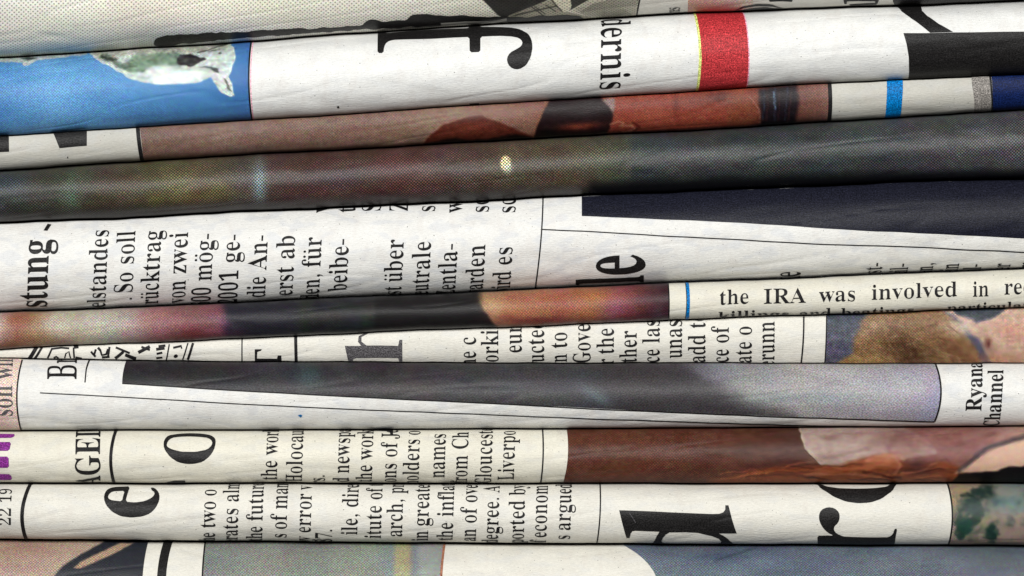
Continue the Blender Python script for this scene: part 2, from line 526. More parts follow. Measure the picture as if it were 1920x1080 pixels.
# ---------------------------------------------------------------- painting the printed pictures
class Paint:
    def __init__(self, X, Y):
        self.X, self.Y = X, Y; self.c = np.zeros(X.shape + (3,)); self.sd = 0
        self.wx = X; self.wy = Y
    def warp(self, amp, scale):
        self.sd += 1
        self.wx = self.X + (vnoise(self.X, self.Y, scale, scale, 70 + self.sd) - .5) * 2 * amp + (vnoise(self.X, self.Y, scale / 3, scale / 3, 90 + self.sd) - .5) * amp
        self.wy = self.Y + (vnoise(self.X, self.Y, scale, scale, 80 + self.sd) - .5) * 2 * amp + (vnoise(self.X, self.Y, scale / 3, scale / 3, 99 + self.sd) - .5) * amp
    def mixin(self, m, rgb):
        m = np.clip(m, 0, 1)[..., None]; self.c = self.c * (1 - m) + np.array(rgb, float) * m
    def fill(self, rgb): self.c[:] = rgb
    def blob(self, cx, cy, rx, ry, rgb, a=1.0, rot=0.0, hard=1.0):
        dx, dy = self.wx - cx, self.wy - cy; c, s = math.cos(math.radians(rot)), math.sin(math.radians(rot))
        u, v = (dx * c + dy * s) / rx, (-dx * s + dy * c) / ry
        d = u * u + v * v
        m = np.exp(-d ** hard) if hard == 1 else np.clip((1.0 - np.sqrt(d)) * hard + 0.5, 0, 1)
        self.mixin(a * m, rgb)
    def poly(self, pts, rgb, soft=2.0, a=1.0):
        p = np.array(pts, float); X, Y = self.wx, self.wy
        dmin = np.full(X.shape, 1e9); ins = np.zeros(X.shape, bool)
        for i in range(len(p)):
            x0, y0 = p[i]; x1, y1 = p[(i + 1) % len(p)]
            ex, ey = x1 - x0, y1 - y0
            q = np.clip(((X - x0) * ex + (Y - y0) * ey) / (ex * ex + ey * ey + 1e-9), 0, 1)
            dmin = np.minimum(dmin, (X - x0 - q * ex) ** 2 + (Y - y0 - q * ey) ** 2)
            if y0 != y1:
                ins ^= ((y0 > Y) != (y1 > Y)) & (X < ex * (Y - y0) / (y1 - y0) + x0)
        d = np.sqrt(dmin) * np.where(ins, 1, -1)
        self.mixin(a * np.clip(d / soft + 0.5, 0, 1), rgb)
    def stroke(self, pts, w, rgb, soft=2.0, a=1.0):
        p = np.array(pts, float); X, Y = self.wx, self.wy; dmin = np.full(X.shape, 1e9)
        for i in range(len(p) - 1):
            x0, y0 = p[i]; x1, y1 = p[i + 1]; ex, ey = x1 - x0, y1 - y0
            q = np.clip(((X - x0) * ex + (Y - y0) * ey) / (ex * ex + ey * ey + 1e-9), 0, 1)
            dmin = np.minimum(dmin, (X - x0 - q * ex) ** 2 + (Y - y0 - q * ey) ** 2)
        self.mixin(a * np.clip((w / 2 - np.sqrt(dmin)) / soft + 0.5, 0, 1), rgb)
    def mottle(self, amp, sx, sy, tint=0.5, mask=1.0):
        self.sd += 1; amp = amp * mask
        n = vnoise(self.X, self.Y, sx, sy, 10 + self.sd) - 0.5 + 0.5 * (vnoise(self.X, self.Y, sx / 2.3, sy / 2.3, 30 + self.sd) - 0.5)
        for k in range(3):
            t = vnoise(self.X, self.Y, sx, sy, 50 + self.sd * 3 + k) - 0.5
            self.c[..., k] += amp * (n * (1 - tint) + t * tint) * 2
        self.c = np.clip(self.c, 0, 255)
    def vary(self, rgbs, xs):
        for k in range(3): self.c[..., k] = np.interp(self.X, xs, [q[k] for q in rgbs])

def Z(k, *pts):
    """points read off one third-frame enlargement of the layout drawing"""
    ox, oy = (k % 3) * 640, (k // 3) * 360
    return [(ox + a / 3.0, oy + b / 3.0) for a, b in pts]

# ================================================================ 0  grey screened page on top
n = Newspaper(0, -25, 87, -52, 'topmost newspaper, pale grey dotted page with black brush shapes along its fold', PAPER_WARM)
def p(a):
    a.vary([(208, 206, 194), (220, 216, 202), (214, 211, 198), (206, 203, 188), (200, 196, 181)], [0, 350, 600, 900, 1195])
    a.mottle(7, 130, 60, 0.4)
    a.blob(360, 70, 160, 26, (160, 172, 188), .55); a.blob(120, 95, 110, 16, (150, 172, 176), .6)
    q = lambda *pts: [(860 + x / 3.31, y / 3.31) for x, y in pts]
    a.poly(q((120, -60), (620, -60), (545, 5), (310, 100), (280, 112), (240, 90), (150, -2)), (52, 50, 46), 2)
    a.poly(q((310, 96), (560, 0), (600, -20), (640, 60), (780, 90), (860, 100), (700, 130), (300, 125)), (150, 146, 128), 2)
    for k in range(26): a.stroke(q((330 + k * 16, 100 - k * 3.4), (372 + k * 16, 84 - k * 3.4)), 1.2, (60, 58, 50), 1.6, .8)
    a.stroke(q((455, 45), (520, 90)), 1.6, (40, 38, 34), 1.6); a.stroke(q((470, 40), (535, 84)), 1.4, (40, 38, 34), 1.6); a.stroke(q((540, 30), (600, 70)), 1.6, (50, 48, 42), 1.6)
    a.poly(q((575, -20), (690, -20), (712, 35), (690, 60), (655, 72), (625, 50)), (198, 192, 172), 1.6)
    a.stroke(q((570, -10), (600, 30), (640, 66)), 1.8, (46, 44, 38), 1.6)
    a.poly(q((690, -20), (840, -20), (690, 62), (700, 35)), (58, 56, 50), 1.6)
    a.poly(q((840, -20), (1120, -20), (1100, 95), (860, 100), (700, 66)), (168, 164, 146), 3, .8)
    for k in range(22): a.stroke(q((760 + k * 16, 70 - k * 2), (840 + k * 16, 20 - k * 4)), 1.0, (70, 68, 60), 1.6, .6)
    for k in range(16): a.stroke(q((720 + k * 20, 40 + k), (800 + k * 20, 96)), 1.0, (80, 78, 68), 1.6, .5)
n.photo(-620, [(1200, 0), (1193, 28)], None, None, p, PRINT_GREY, step=1.9, label='pale grey picture in coarse dots')
n.poly('black_brush_shape', Z(0, (858, 250), (866, 216), (915, 200), (1080, 192), (1300, 176), (1450, 172), (1600, 162), (1760, 158), (1920, 146)) + Z(1, (60, 142), (115, 138), (135, 120), (165, 108), (200, 106), (240, 120), (300, 118), (360, 112), (400, 88), (440, 80), (490, 82), (560, 88), (640, 90), (720, 88), (800, 96), (900, 93), (1010, 98), (1130, 88), (1260, 80), (1340, 88), (1370, 100), (1340, 112), (700, 135), (100, 165)) + Z(0, (1700, 186), (1200, 225), (900, 256)), INK, rnd=1, rough=1.6)
n.line(Z(1, (560, 134), (700, 126), (850, 122), (930, 108)), 4, PAPER_GREY, 'rule_line', 0.6)
n.vline([(1200, -6), (1193, 29)], 3)
n.text('tres', 1275, 25, 19, 1, w=.7)
def p(a):
    a.fill((214, 178, 170)); a.blob(1290, 20, 40, 30, (200, 150, 140)); a.blob(1400, 10, 30, 30, (216, 206, 190))
    a.mottle(6, 30, 30)
n.photo(1290, 1412, None, None, p, PRINT_MID, label='pale pink picture')
for q in (Z(2, (290, 56), (340, 32), (420, 20), (500, 22), (580, 44), (500, 34), (420, 32), (350, 42)), Z(2, (290, 66), (370, 44), (470, 38), (575, 50), (480, 60), (400, 60))):
    n.poly('printed_arc', q, INK, rnd=1)
for q in ([(480, -6), (620, -6), (615, 8), (560, 5), (490, 8)], [(905, -4), (1105, -4), (1098, 18), (1085, 18), (1085, 4), (925, 6), (925, 20), (912, 20)], [(940, 22), (1090, 14), (1096, 22), (950, 28)]):
    n.poly('printed_letter', Z(2, *q), INK_TEXT)
n.poly('black_panel', Z(2, (1170, -60), (2600, -60), (2600, 30), (1600, 26), (1200, 30)), INK)

# ================================================================ 1  white tube with the big f
n = Newspaper(1, -86, 86, 0, 'white newspaper fold with a large black f, red band and blue animal picture', PAPER_WHITE)
def p(a):
    a.vary([(84, 150, 208), (104, 168, 222), (88, 156, 214), (80, 146, 206), (70, 130, 196)], [0, 90, 230, 380, 467])
    a.mottle(6, 60, 30, .3)
    a.warp(1.6, 12)
    a.poly(Z(0, (-300, 330), (0, 345), (120, 345), (130, 362), (160, 360), (200, 335), (330, 320), (480, 302), (480, 270), (-300, 290)), (190, 200, 196), 3)
    a.poly(Z(0, (110, 320), (200, 318), (150, 335)), (70, 90, 80), 3)
    body = Z(0, (490, 290), (560, 345), (640, 385), (720, 436), (800, 460), (880, 470), (1000, 472), (1100, 467), (1160, 442), (1185, 425), (1200, 462), (1240, 512), (1290, 537), (1318, 535), (1305, 480), (1290, 430), (1305, 380), (1322, 320), (1315, 260), (1290, 225), (490, 225))
    a.poly(body, (204, 216, 212), 2.5)
    q = lambda *pts: [(x / 4, 60 + y / 4) for x, y in pts]
    a.poly(q((660, 150), (900, 130), (1300, 95), (1700, 60), (1740, 110), (1500, 150), (1300, 160), (1000, 160), (800, 220)), (186, 184, 166), 6, .7)
    a.poly(q((980, 190), (1060, 165), (1330, 150), (1360, 170), (1330, 200), (1360, 245), (1250, 240), (1150, 250), (1060, 290), (960, 300), (900, 260)), (112, 144, 120), 7, .95)
    a.poly(q((740, 180), (800, 150), (850, 200), (900, 230), (1000, 240), (960, 290), (900, 270), (820, 225)), (104, 124, 106), 6, .8)
    a.stroke(q((760, 180), (800, 205), (860, 200)), 5, (52, 62, 50), 4, .8); a.stroke(q((930, 270), (980, 250), (1020, 250)), 3, (64, 84, 64), 3, .8); a.blob(267, 132, 4, 3, (60, 86, 66), .9)
    a.blob(290, 112, 5, 3, (74, 96, 74), .8); a.stroke(q((1080, 200), (1150, 215), (1210, 205)), 2.5, (80, 104, 80), 3, .7)
    a.poly(q((1080, 300), (1150, 260), (1260, 262), (1400, 290), (1520, 290), (1530, 330), (1490, 370), (1380, 385), (1180, 380), (1080, 340)), (236, 246, 244), 8, .9)
    a.poly(q((960, 310), (1060, 290), (1120, 330), (1100, 360), (1000, 345)), (186, 212, 210), 8, .6)
    a.poly(q((1325, 195), (1350, 172), (1420, 160), (1460, 175), (1490, 195), (1530, 190), (1545, 205), (1500, 225), (1470, 245), (1430, 258), (1360, 245), (1325, 225)), (44, 38, 48), 2.5)
    a.stroke(q((1480, 150), (1560, 135), (1620, 105), (1700, 80)), 2.6, (66, 68, 62), 2.5, .85); a.stroke(q((1560, 150), (1640, 120)), 1.8, (90, 94, 84), 2, .7)
    a.blob(411, 98, 2.6, 2, (60, 64, 58), .9); a.poly(q((1500, 262), (1580, 262), (1640, 275), (1640, 310), (1610, 300), (1580, 275)), (70, 72, 84), 2.5, .9)
    a.poly(q((1670, 340), (1690, 350), (1715, 400), (1740, 440), (1710, 430), (1690, 390)), (104, 106, 100), 2.5, .9)
    a.blob(430, 118, 3, 8, (176, 210, 226), .7)
    a.blob(300, 112, 90, 30, (178, 190, 178), .35)
    inside = (a.c[..., 2] < a.c[..., 0] + 40) * 1.0
    a.mottle(20, 14, 7, .25, inside); a.mottle(20, 4.5, 3.2, .2, inside)
    a.wx, a.wy = a.X, a.Y
n.photo(-620, [(470, 76), (466, 120), (466, 170), (471, 225)], None, None, p, PRINT_FINE, step=1.7, sat=.94, label='blue picture with a furry animal head')
n.vline([(470.5, 76), (466.5, 130), (467, 170), (472, 225)], 3.2)
n.vline([(474, 76), (470, 130), (470.5, 170), (475, 225)], 1.6, INK_PINK)
n.poly('headline_letter', Z(1, (203, 168), (203, 298), (237, 298), (240, 262), (255, 236), (290, 224), (500, 216), (720, 208), (722, 294), (782, 292), (782, 206), (900, 201), (960, 204), (1000, 214), (1020, 235), (1014, 258), (985, 276), (948, 296), (930, 328), (937, 362), (962, 386), (1000, 390), (1040, 367), (1066, 320), (1076, 265), (1070, 222), (1050, 187), (1010, 165), (950, 154), (782, 149), (780, 138), (718, 143), (716, 156), (400, 170), (250, 184), (240, 172)), INK, rnd=1)
n.text('dernis', 1127, 99, 37, 3, 'down', w=.80, thin=.016, lean=-0.02)
n.poly('printed_mark', Z(1, (720, 580), (775, 577), (770, 594), (724, 597)), INK)
n.poly('printed_mark', [(631, 200), (635, 199), (636, 203), (632, 203)], INK)
n.poly('colour_band', Z(2, (58, 66), (75, 130), (88, 220), (92, 330), (86, 430), (70, 520), (84, 520), (103, 430), (109, 330), (103, 220), (92, 130), (76, 66)), INK_YELLOW, .3)
n.poly('colour_band', Z(2, (68, 55), (88, 130), (101, 220), (107, 330), (101, 430), (84, 522), (355, 510), (368, 430), (371, 330), (366, 220), (355, 130), (330, 50)), INK_RED, label='red band round the fold')
n.poly('colour_band', Z(2, (330, 50), (355, 130), (366, 220), (371, 330), (368, 430), (355, 510), (360, 510), (374, 430), (377, 330), (372, 220), (361, 130), (336, 50)), INK_PINK, .3)
n.poly('headline_letter', Z(2, (1185, -12), (1190, 20), (1235, 62), (1290, 103), (1392, 184), (1522, 180), (1440, 132), (1378, 88), (1350, 58), (1346, 36), (1362, 18), (1400, 11), (1640, 1), (1640, -30)), INK)
n.poly('headline_letter', Z(2, (1242, 186), (1700, 180), (2800, 168), (2800, 470), (1275, 470), (1276, 400), (1272, 320), (1260, 250)), INK)

# ================================================================ 2  portrait strip
n = Newspaper(2, -28, 84, 42, 'thin set-back newspaper fold with a brown skin picture and a bright blue stripe', PAPER_GREY)
n.poly('headline_letter', Z(0, (-300, 735), (42, 740), (46, 852), (-300, 862)), INK)
n.poly('headline_letter', Z(0, (262, 730), (330, 832), (484, 818), (484, 728)), INK)
n.poly('printed_mark', [(124, 293), (126, 293), (126, 296), (124, 296)], INK)
n.vline([(256.5, 240), (260, 270), (266, 303)], 7.5)
def p(a):
    a.vary([(158, 124, 110), (164, 132, 118), (160, 126, 110), (176, 142, 122), (170, 120, 104), (186, 92, 70), (186, 88, 66), (180, 90, 62), (128, 74, 62), (150, 98, 86), (172, 124, 114)],
           [265, 420, 640, 860, 1000, 1165, 1280, 1400, 1440, 1500, 1555])
    a.mottle(7, 26, 14, .5)
    a.warp(2.0, 20)
    hill = Z(1, (455, 808), (500, 760), (560, 702), (640, 665), (720, 652), (800, 656), (880, 682), (950, 718), (1010, 742), (1085, 768), (1085, 850), (455, 850))
    a.poly(hill, (128, 58, 40), 5); a.blob(880, 237, 30, 8, (156, 76, 54), .8, -8); a.poly(Z(1, (470, 812), (640, 780), (800, 790), (960, 752), (1090, 772), (1090, 860), (460, 860)), (34, 16, 14), 5)
    a.stroke(Z(1, (455, 805), (560, 698), (680, 655)), 3, (196, 152, 128), 3, .8)
    a.poly(Z(1, (1082, 768), (1100, 700), (1125, 640), (1165, 570), (1220, 540), (1450, 540), (1530, 600), (1540, 700), (1500, 745), (1200, 800), (1100, 800)), (52, 24, 30), 4)
    a.stroke(Z(1, (1075, 760), (1105, 680), (1160, 580)), 4, (190, 132, 100), 3, .8)
    a.blob(1085, 236, 42, 6.5, (176, 84, 56), .85, -4); a.blob(1030, 247, 18, 9, (24, 12, 14), .9)
    a.poly(Z(1, (1465, 560), (1535, 548), (1545, 600), (1530, 640), (1500, 600)), (176, 152, 146), 5)
    a.poly(Z(1, (1520, 715), (1525, 660), (1548, 560), (1620, 540), (2200, 500), (2200, 800), (1560, 760)), (182, 88, 66), 4)
    a.stroke(Z(1, (1520, 700), (1560, 680), (1590, 690), (1570, 712), (1620, 700), (1650, 720), (1590, 740)), 3, (226, 160, 130), 3, .75)
    a.stroke(Z(1, (1640, 690), (1680, 715), (1640, 735)), 4, (104, 32, 28), 3, .6); a.blob(1268, 195, 7, 16, (110, 44, 40), .5)
    a.blob(1350, 180, 26, 10, (96, 52, 48), .6); a.poly(Z(2, (245, 540), (330, 520), (420, 520), (430, 600), (400, 690), (260, 700)), (168, 96, 66), 8, .7)
    a.poly(Z(2, (435, 500), (640, 480), (650, 560), (640, 720), (440, 720)), (44, 30, 40), 8)
    for k in range(9): a.stroke([(1434 + k * 7, 165), (1432 + k * 7, 225)], 2, [(96, 116, 150), (120, 70, 70), (60, 44, 60)][k % 3], 3, .6)
    a.stroke([(1452, 172), (1453, 205)], 2.5, (134, 164, 196), 2, .8)
    a.stroke(Z(2, (385, 540), (430, 610), (432, 690)), 2, (214, 160, 140), 2, .6)
    a.blob(1525, 195, 20, 40, (156, 104, 92), .6)
    rr = random.Random(8)
    for k in range(60):
        x = 1180 + rr.random() * 250; y = 175 + rr.random() * 66
        a.stroke([(x, y), (x + rr.uniform(4, 16), y + rr.uniform(-4, 4))], 1.8, [(214, 130, 100), (120, 52, 42), (150, 66, 50)][k % 3], 2.2, .4)
    for k in range(30):
        x = 820 + rr.random() * 160; y = 262 - rr.random() * 34
        a.stroke([(x, y), (x + 8, y - 4)], 1.5, [(160, 90, 66), (86, 34, 26)][k % 2], 2, .35)
    a.mottle(9, 8, 6, .3); a.blob(1300, 190, 34, 12, (150, 76, 60), .5); a.blob(1225, 215, 22, 14, (204, 112, 84), .5)
    a.wx, a.wy = a.X, a.Y
n.photo([(261, 240), (268, 303)], 1556, None, None, p, PRINT_FINE, dim=.84, label='brown picture of skin and a face in close-up')  # dim darkens the whole print, shade of the recessed fold put into its colour
n.vline([(1556, 156), (1558, 190), (1556, 228)], 7.5)
n.poly('colour_band', Z(2, (1151, 430), (1153, 500), (1150, 580), (1140, 690), (1226, 690), (1238, 580), (1243, 500), (1243, 430)), INK_BLUE, label='bright blue stripe')
n.poly('colour_band', Z(2, (1620, 400), (1632, 470), (1646, 560), (1652, 660), (1745, 650), (1740, 560), (1732, 470), (1720, 400)), INK_GREY)
n.poly('colour_band', Z(2, (1720, 400), (1733, 470), (1742, 560), (1748, 650), (1756, 650), (1752, 560), (1745, 470), (1732, 400)), INK)
n.poly('colour_band', Z(2, (1734, 400), (1746, 470), (1752, 560), (1757, 650), (3000, 600), (3000, 330)), INK_DARKBLUE, .32, label='navy printed end')

# ================================================================ 3  dark screened tube
n = Newspaper(3, -70, 85, 8, 'dark mottled newspaper fold in grey, green and purple dots with one cream spot', PAPER_GREY)
def p(a):
    a.vary([(76, 80, 80), (84, 78, 70), (90, 90, 78), (102, 86, 72), (116, 102, 76), (114, 100, 76), (104, 92, 82), (98, 70, 66), (106, 76, 70), (110, 74, 70), (106, 82, 74), (110, 92, 78), (110, 97, 80), (94, 92, 82), (78, 80, 82), (76, 78, 82), (78, 82, 86), (88, 88, 94), (102, 99, 104)],
           [0, 60, 130, 200, 300, 400, 450, 530, 640, 760, 860, 960, 1080, 1160, 1190, 1350, 1560, 1760, 1900])
    a.mottle(11, 46, 26, .4); a.mottle(9, 15, 9, .4); a.mottle(8, 7, 5, .5)
    a.blob(132, 370, 18, 30, (108, 138, 118), .6); a.blob(20, 345, 40, 22, (80, 96, 116), .6)
    a.blob(340, 350, 26, 24, (140, 136, 84), .6); a.blob(410, 352, 22, 18, (142, 136, 86), .6); a.blob(290, 372, 14, 16, (132, 120, 70), .5)
    a.blob(486, 345, 13, 46, (146, 168, 178), .9); a.blob(466, 400, 10, 10, (90, 100, 130), .5)
    a.blob(730, 310, 40, 22, (126, 70, 76), .5); a.blob(790, 335, 40, 20, (116, 78, 70), .5); a.blob(640, 330, 60, 20, (88, 66, 84), .5)
    a.blob(950, 308, 17, 24, (130, 120, 92), .8); a.blob(948, 306, 9.5, 14, (250, 226, 178), 1, 0, 3.0); a.blob(952, 315, 8, 9, (214, 220, 206), .9)
    a.blob(1120, 290, 50, 20, (126, 122, 92), .5); a.blob(1178, 300, 6, 60, (122, 118, 92), .35)
    a.blob(1240, 270, 40, 20, (84, 96, 108), .5)
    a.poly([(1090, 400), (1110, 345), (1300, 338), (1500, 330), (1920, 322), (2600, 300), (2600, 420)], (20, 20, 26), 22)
    a.poly([(0, 440), (0, 400), (640, 374), (1090, 352), (1090, 420)], (48, 42, 44), 24, .8)  # shading along the fold's lower edge, painted into the print colour
    for k in range(40):
        x = 1200 + (k * 97 % 700); y = 300 - (x - 1200) * .055 + (k * 31 % 34) - 10
        a.stroke([(x, y), (x + 34, y - 14 + (k % 5) * 3)], 3, [(120, 124, 130), (110, 92, 100), (84, 112, 116), (128, 120, 110)][k % 4], 6, .28)
n.photo(-620, 2540, None, None, p, PRINT_DARK, dim=.90, sat=1.0, label='dark picture in coarse colour dots')

# ================================================================ 4  German text page
n = Newspaper(4, -50, 84, 22, 'wide white newspaper fold with German text, bold e and navy wedge at right', PAPER_BLUE)
n.text('stung', 92, 448, 37, 5, w=.80, thin=.0, lean=.05, name='headline_text', mat=INK)
n.poly('headline_text', Z(3, (240, 216), (262, 218), (284, 182), (262, 178)), INK)
for s, x, y, i in (('delstandes', 203, 429, 10), ('. So soll', 253, 431, 9), ('rücktrag', 302, 431, 8), ('von zwei', 352, 434, 8), ('600 mög-', 400, 436, 8), ('2001 ge-', 450, 438, 8),
                   ('die An-', 502, 439, 7), ('erst ab', 553, 440, 7), ('den, für', 603, 443, 8), ('beibe-', 654, 446, 6), ('ist über', 757, 448, 8),
                   ('neutrale', 808, 451, 8), ('Zentla-', 858, 455, 7), ('warden', 910, 457, 6), ('wird es', 961, 460, 7)):
    n.text(s, x, y, 23.5, i, w=.88, thin=.017, lean=.05)
for s, x, y in (('in', 480, 392), ('Zu', 564, 396), ('wi', 616, 397), ('til', 665, 398), ('Sie', 713, 397), ('Zus', 764, 397), ('sich', 815, 398), ('war', 866, 398), ('sch', 916, 399), ('sche', 966, 400)):
    n.text(s, x, y, 23.5, 0, w=.9, thin=.017, lean=.02)
n.vline([(1019, 370), (1014, 430), (1012, 493), (1002, 540)], 2.6)
n.line([(1015, 430), (1148, 436.5), (1280, 444), (1567, 459), (1920, 473), (2540, 498)], 2.2)
n.poly('dark_panel', [(1091, 350), (1091, 405), (1280, 412.5), (1463, 422), (1647, 434), (1920, 447), (2540, 476), (2540, 290), (1500, 330)], INK_NAVY, label='navy printed wedge')
n.text('le', 1207, 474, 86, 2, w=.62, thin=-.004, name='headline_text', mat=INK)
n.text('ke', 1502, 508, 36, 2, w=.7)
for s, x, y in (('rst-', 1657, 491), ('teil-', 1706, 493), ('den,', 1753, 492), ('ein', 1801, 493), ('sol-', 1844, 494), ('der', 1898, 493), ('am', 1945, 489)):
    n.text(s, x, y, 23, len(s), w=.85, thin=.022, lean=.06)

# ================================================================ 5  thin roll with the horizontal line of text
n = Newspaper(5, -84, 84, 2, 'narrow protruding newspaper roll, blurred pink and orange, with a line about the IRA', PAPER_CREAM)
def p(a):
    a.vary([(220, 190, 180), (190, 128, 96), (206, 170, 130), (214, 200, 180), (216, 206, 192), (206, 180, 170), (196, 140, 140), (178, 110, 118), (160, 100, 118), (74, 66, 86), (60, 60, 66), (62, 62, 64), (64, 68, 72), (58, 58, 62), (54, 50, 52), (200, 150, 112), (212, 142, 98), (206, 128, 96), (204, 132, 86), (184, 104, 108), (150, 80, 84), (110, 60, 70), (92, 52, 62)],
           [0, 30, 70, 110, 200, 250, 290, 350, 412, 428, 470, 600, 780, 860, 893, 908, 950, 1060, 1110, 1150, 1190, 1225, 1250])
    a.mottle(13, 30, 16, .6); a.mottle(7, 9, 8, .5)
    a.warp(3, 25)
    a.blob(40, 600, 26, 18, (190, 120, 90), .7); a.blob(12, 650, 40, 12, (150, 92, 60), .7); a.blob(110, 610, 26, 14, (226, 212, 196), .7); a.blob(180, 600, 30, 12, (222, 214, 200), .6)
    a.blob(90, 640, 60, 12, (170, 120, 90), .6); a.blob(300, 600, 40, 20, (190, 120, 120), .5); a.blob(370, 630, 60, 10, (140, 64, 60), .6); a.blob(420, 600, 14, 10, (160, 80, 140), .5)
    a.poly([(426, 560), (430, 600), (458, 625), (470, 660), (560, 660), (560, 560)], (60, 58, 72), 14, .9)
    a.blob(790, 580, 30, 16, (74, 92, 104), .6); a.blob(800, 592, 10, 10, (120, 120, 70), .4)
    a.poly([(700, 540), (893, 540), (905, 575), (925, 605), (940, 630), (700, 640)], (50, 46, 48), 7)
    a.blob(925, 570, 22, 18, (240, 196, 140), .7, 40); a.blob(1010, 600, 70, 8, (150, 60, 70), .7); a.blob(1120, 560, 40, 12, (226, 150, 84), .6); a.blob(1155, 575, 24, 16, (190, 104, 150), .5)
    a.blob(1180, 602, 60, 8, (130, 50, 66), .6); a.blob(1235, 590, 14, 20, (104, 96, 110), .5)
    a.wx, a.wy = a.X, a.Y
n.photo(-620, [(1252, 530), (1254, 565), (1253, 601)], None, None, p, PRINT_MID, dim=.84, sat=.95, label='blurred pink, grey and orange picture')
n.vline([(1252.5, 532), (1254.5, 565), (1253.5, 600)], 2.6)
n.vline([(1288, 530), (1291, 565), (1288, 599)], 5.5, INK_BLUE, 'colour_band')
n.vline([(1284.5, 530), (1287.5, 565), (1284.5, 599)], 1.4)
for s, x0, x1, y in (('the', 1348, 1405, 572), ('IRA', 1431, 1511, 570), ('was', 1536, 1606, 567), ('involved', 1633, 1796, 562), ('in', 1823, 1855, 556), ('recent', 1882, 1990, 552)):
    n.text(s, x0, y, 19.5, 0, 'across', thin=.015, width=x1 - x0)
for s, x0, x1, y in (('killings', 1346, 1482, 596), ('and', 1498, 1560, 592), ('beatings,', 1577, 1726, 589), ('particularly', 1776, 1960, 580)):
    n.text(s, x0, y, 19.5, 0, 'across', thin=.012, width=x1 - x0, dt=5)

# ================================================================ 6  set-back page between
n = Newspaper(6, -22, 52, 40, 'newspaper fold squeezed under the narrow roll, bold columns and a brown furry animal', PAPER_WARM)
q = lambda pts: [(x / 3.43, 640 + y / 3.43) for x, y in pts]
for w, pts in ((6, [(175, 112), (235, 40)]), (4, [(212, 112), (268, 40)]), (5, [(300, 108), (330, 45)]), (5, [(325, 50), (390, 42), (440, 46)]), (4, [(410, 108), (418, 80), (438, 66), (448, 108)]), (5, [(468, 40), (472, 108)]),
               (5, [(340, 108), (356, 98), (370, 110)]), (6, [(480, 104), (520, 112)]), (8, [(470, 40), (500, 36)]), (6, [(580, 66), (610, 100)]), (6, [(612, 52), (598, 92)]), (6, [(640, 56), (650, 90), (678, 84), (690, 50)]), (7, [(625, 40), (640, 58)]), (6, [(700, 36), (690, 98)]),
               (8, [(735, 110), (790, 66)]), (6, [(740, 40), (830, 76)]), (9, [(800, 86), (870, 112)]), (6, [(650, 104), (700, 100)]), (9, [(885, 72), (960, 34)]), (6, [(905, 36), (960, 56)]), (8, [(1000, 52), (1055, 44)]), (7, [(1015, 34), (1060, 28)]), (6, [(1003, 80), (1040, 72)]), (6, [(1000, 108), (1040, 104)]),
               (4, [(1065, 120), (1085, 20)]), (6, [(1110, 42), (1165, 30)]), (4, [(1160, 30), (1166, 48)]), (4, [(1170, 118), (1205, 12)]), (7, [(1203, 118), (1238, 12)])):
    n.line(q(pts), w / 1.5, INK_TEXT, 'ornament')
n.poly('ornament', q([(1112, 96), (1118, 86), (1130, 82), (1140, 90), (1138, 102), (1126, 108), (1114, 104)]), INK_TEXT)
n.vline([(453, 634), (452.5, 678)], 2.4)
n.vline([(553.5, 630), (554.5, 679)], 6)
n.poly('printed_letter', Z(3, (1430, 885), (1470, 885), (1466, 893), (1445, 900), (1442, 938), (1555, 938), (1560, 920), (1580, 920), (1582, 960), (1430, 960)), INK_TEXT)
n.poly('headline_letter', Z(4, (18, 866), (110, 866), (92, 842), (96, 812), (130, 796), (150, 796), (112, 816), (112, 842), (140, 864), (318, 866), (326, 832), (342, 832), (342, 958), (326, 956), (318, 934), (82, 934), (64, 940), (62, 958), (42, 958)), INK_SOFT)
for s, x, y, i in (('the c', 892, 672, 2), ('workin', 934, 679, 1), ('euro', 978, 662, 0), ('ructed', 1020, 679, 1), ('in to t', 1063, 679, 1), ('Gover', 1107, 683, 0), ('r the', 1151, 664, 2), ('ther', 1194, 680, 0),
                   ('nce last', 1237, 680, 1), ('unast', 1279, 672, 0), ('add to', 1323, 682, 0), ('nce of', 1367, 681, 1), ('date o', 1410, 681, 1), ('erunn', 1453, 676, 1)):
    n.text(s, x, y, 22, i, w=.80, thin=.016)
n.vline([(1508, 594), (1507, 640), (1503, 682)], 3)
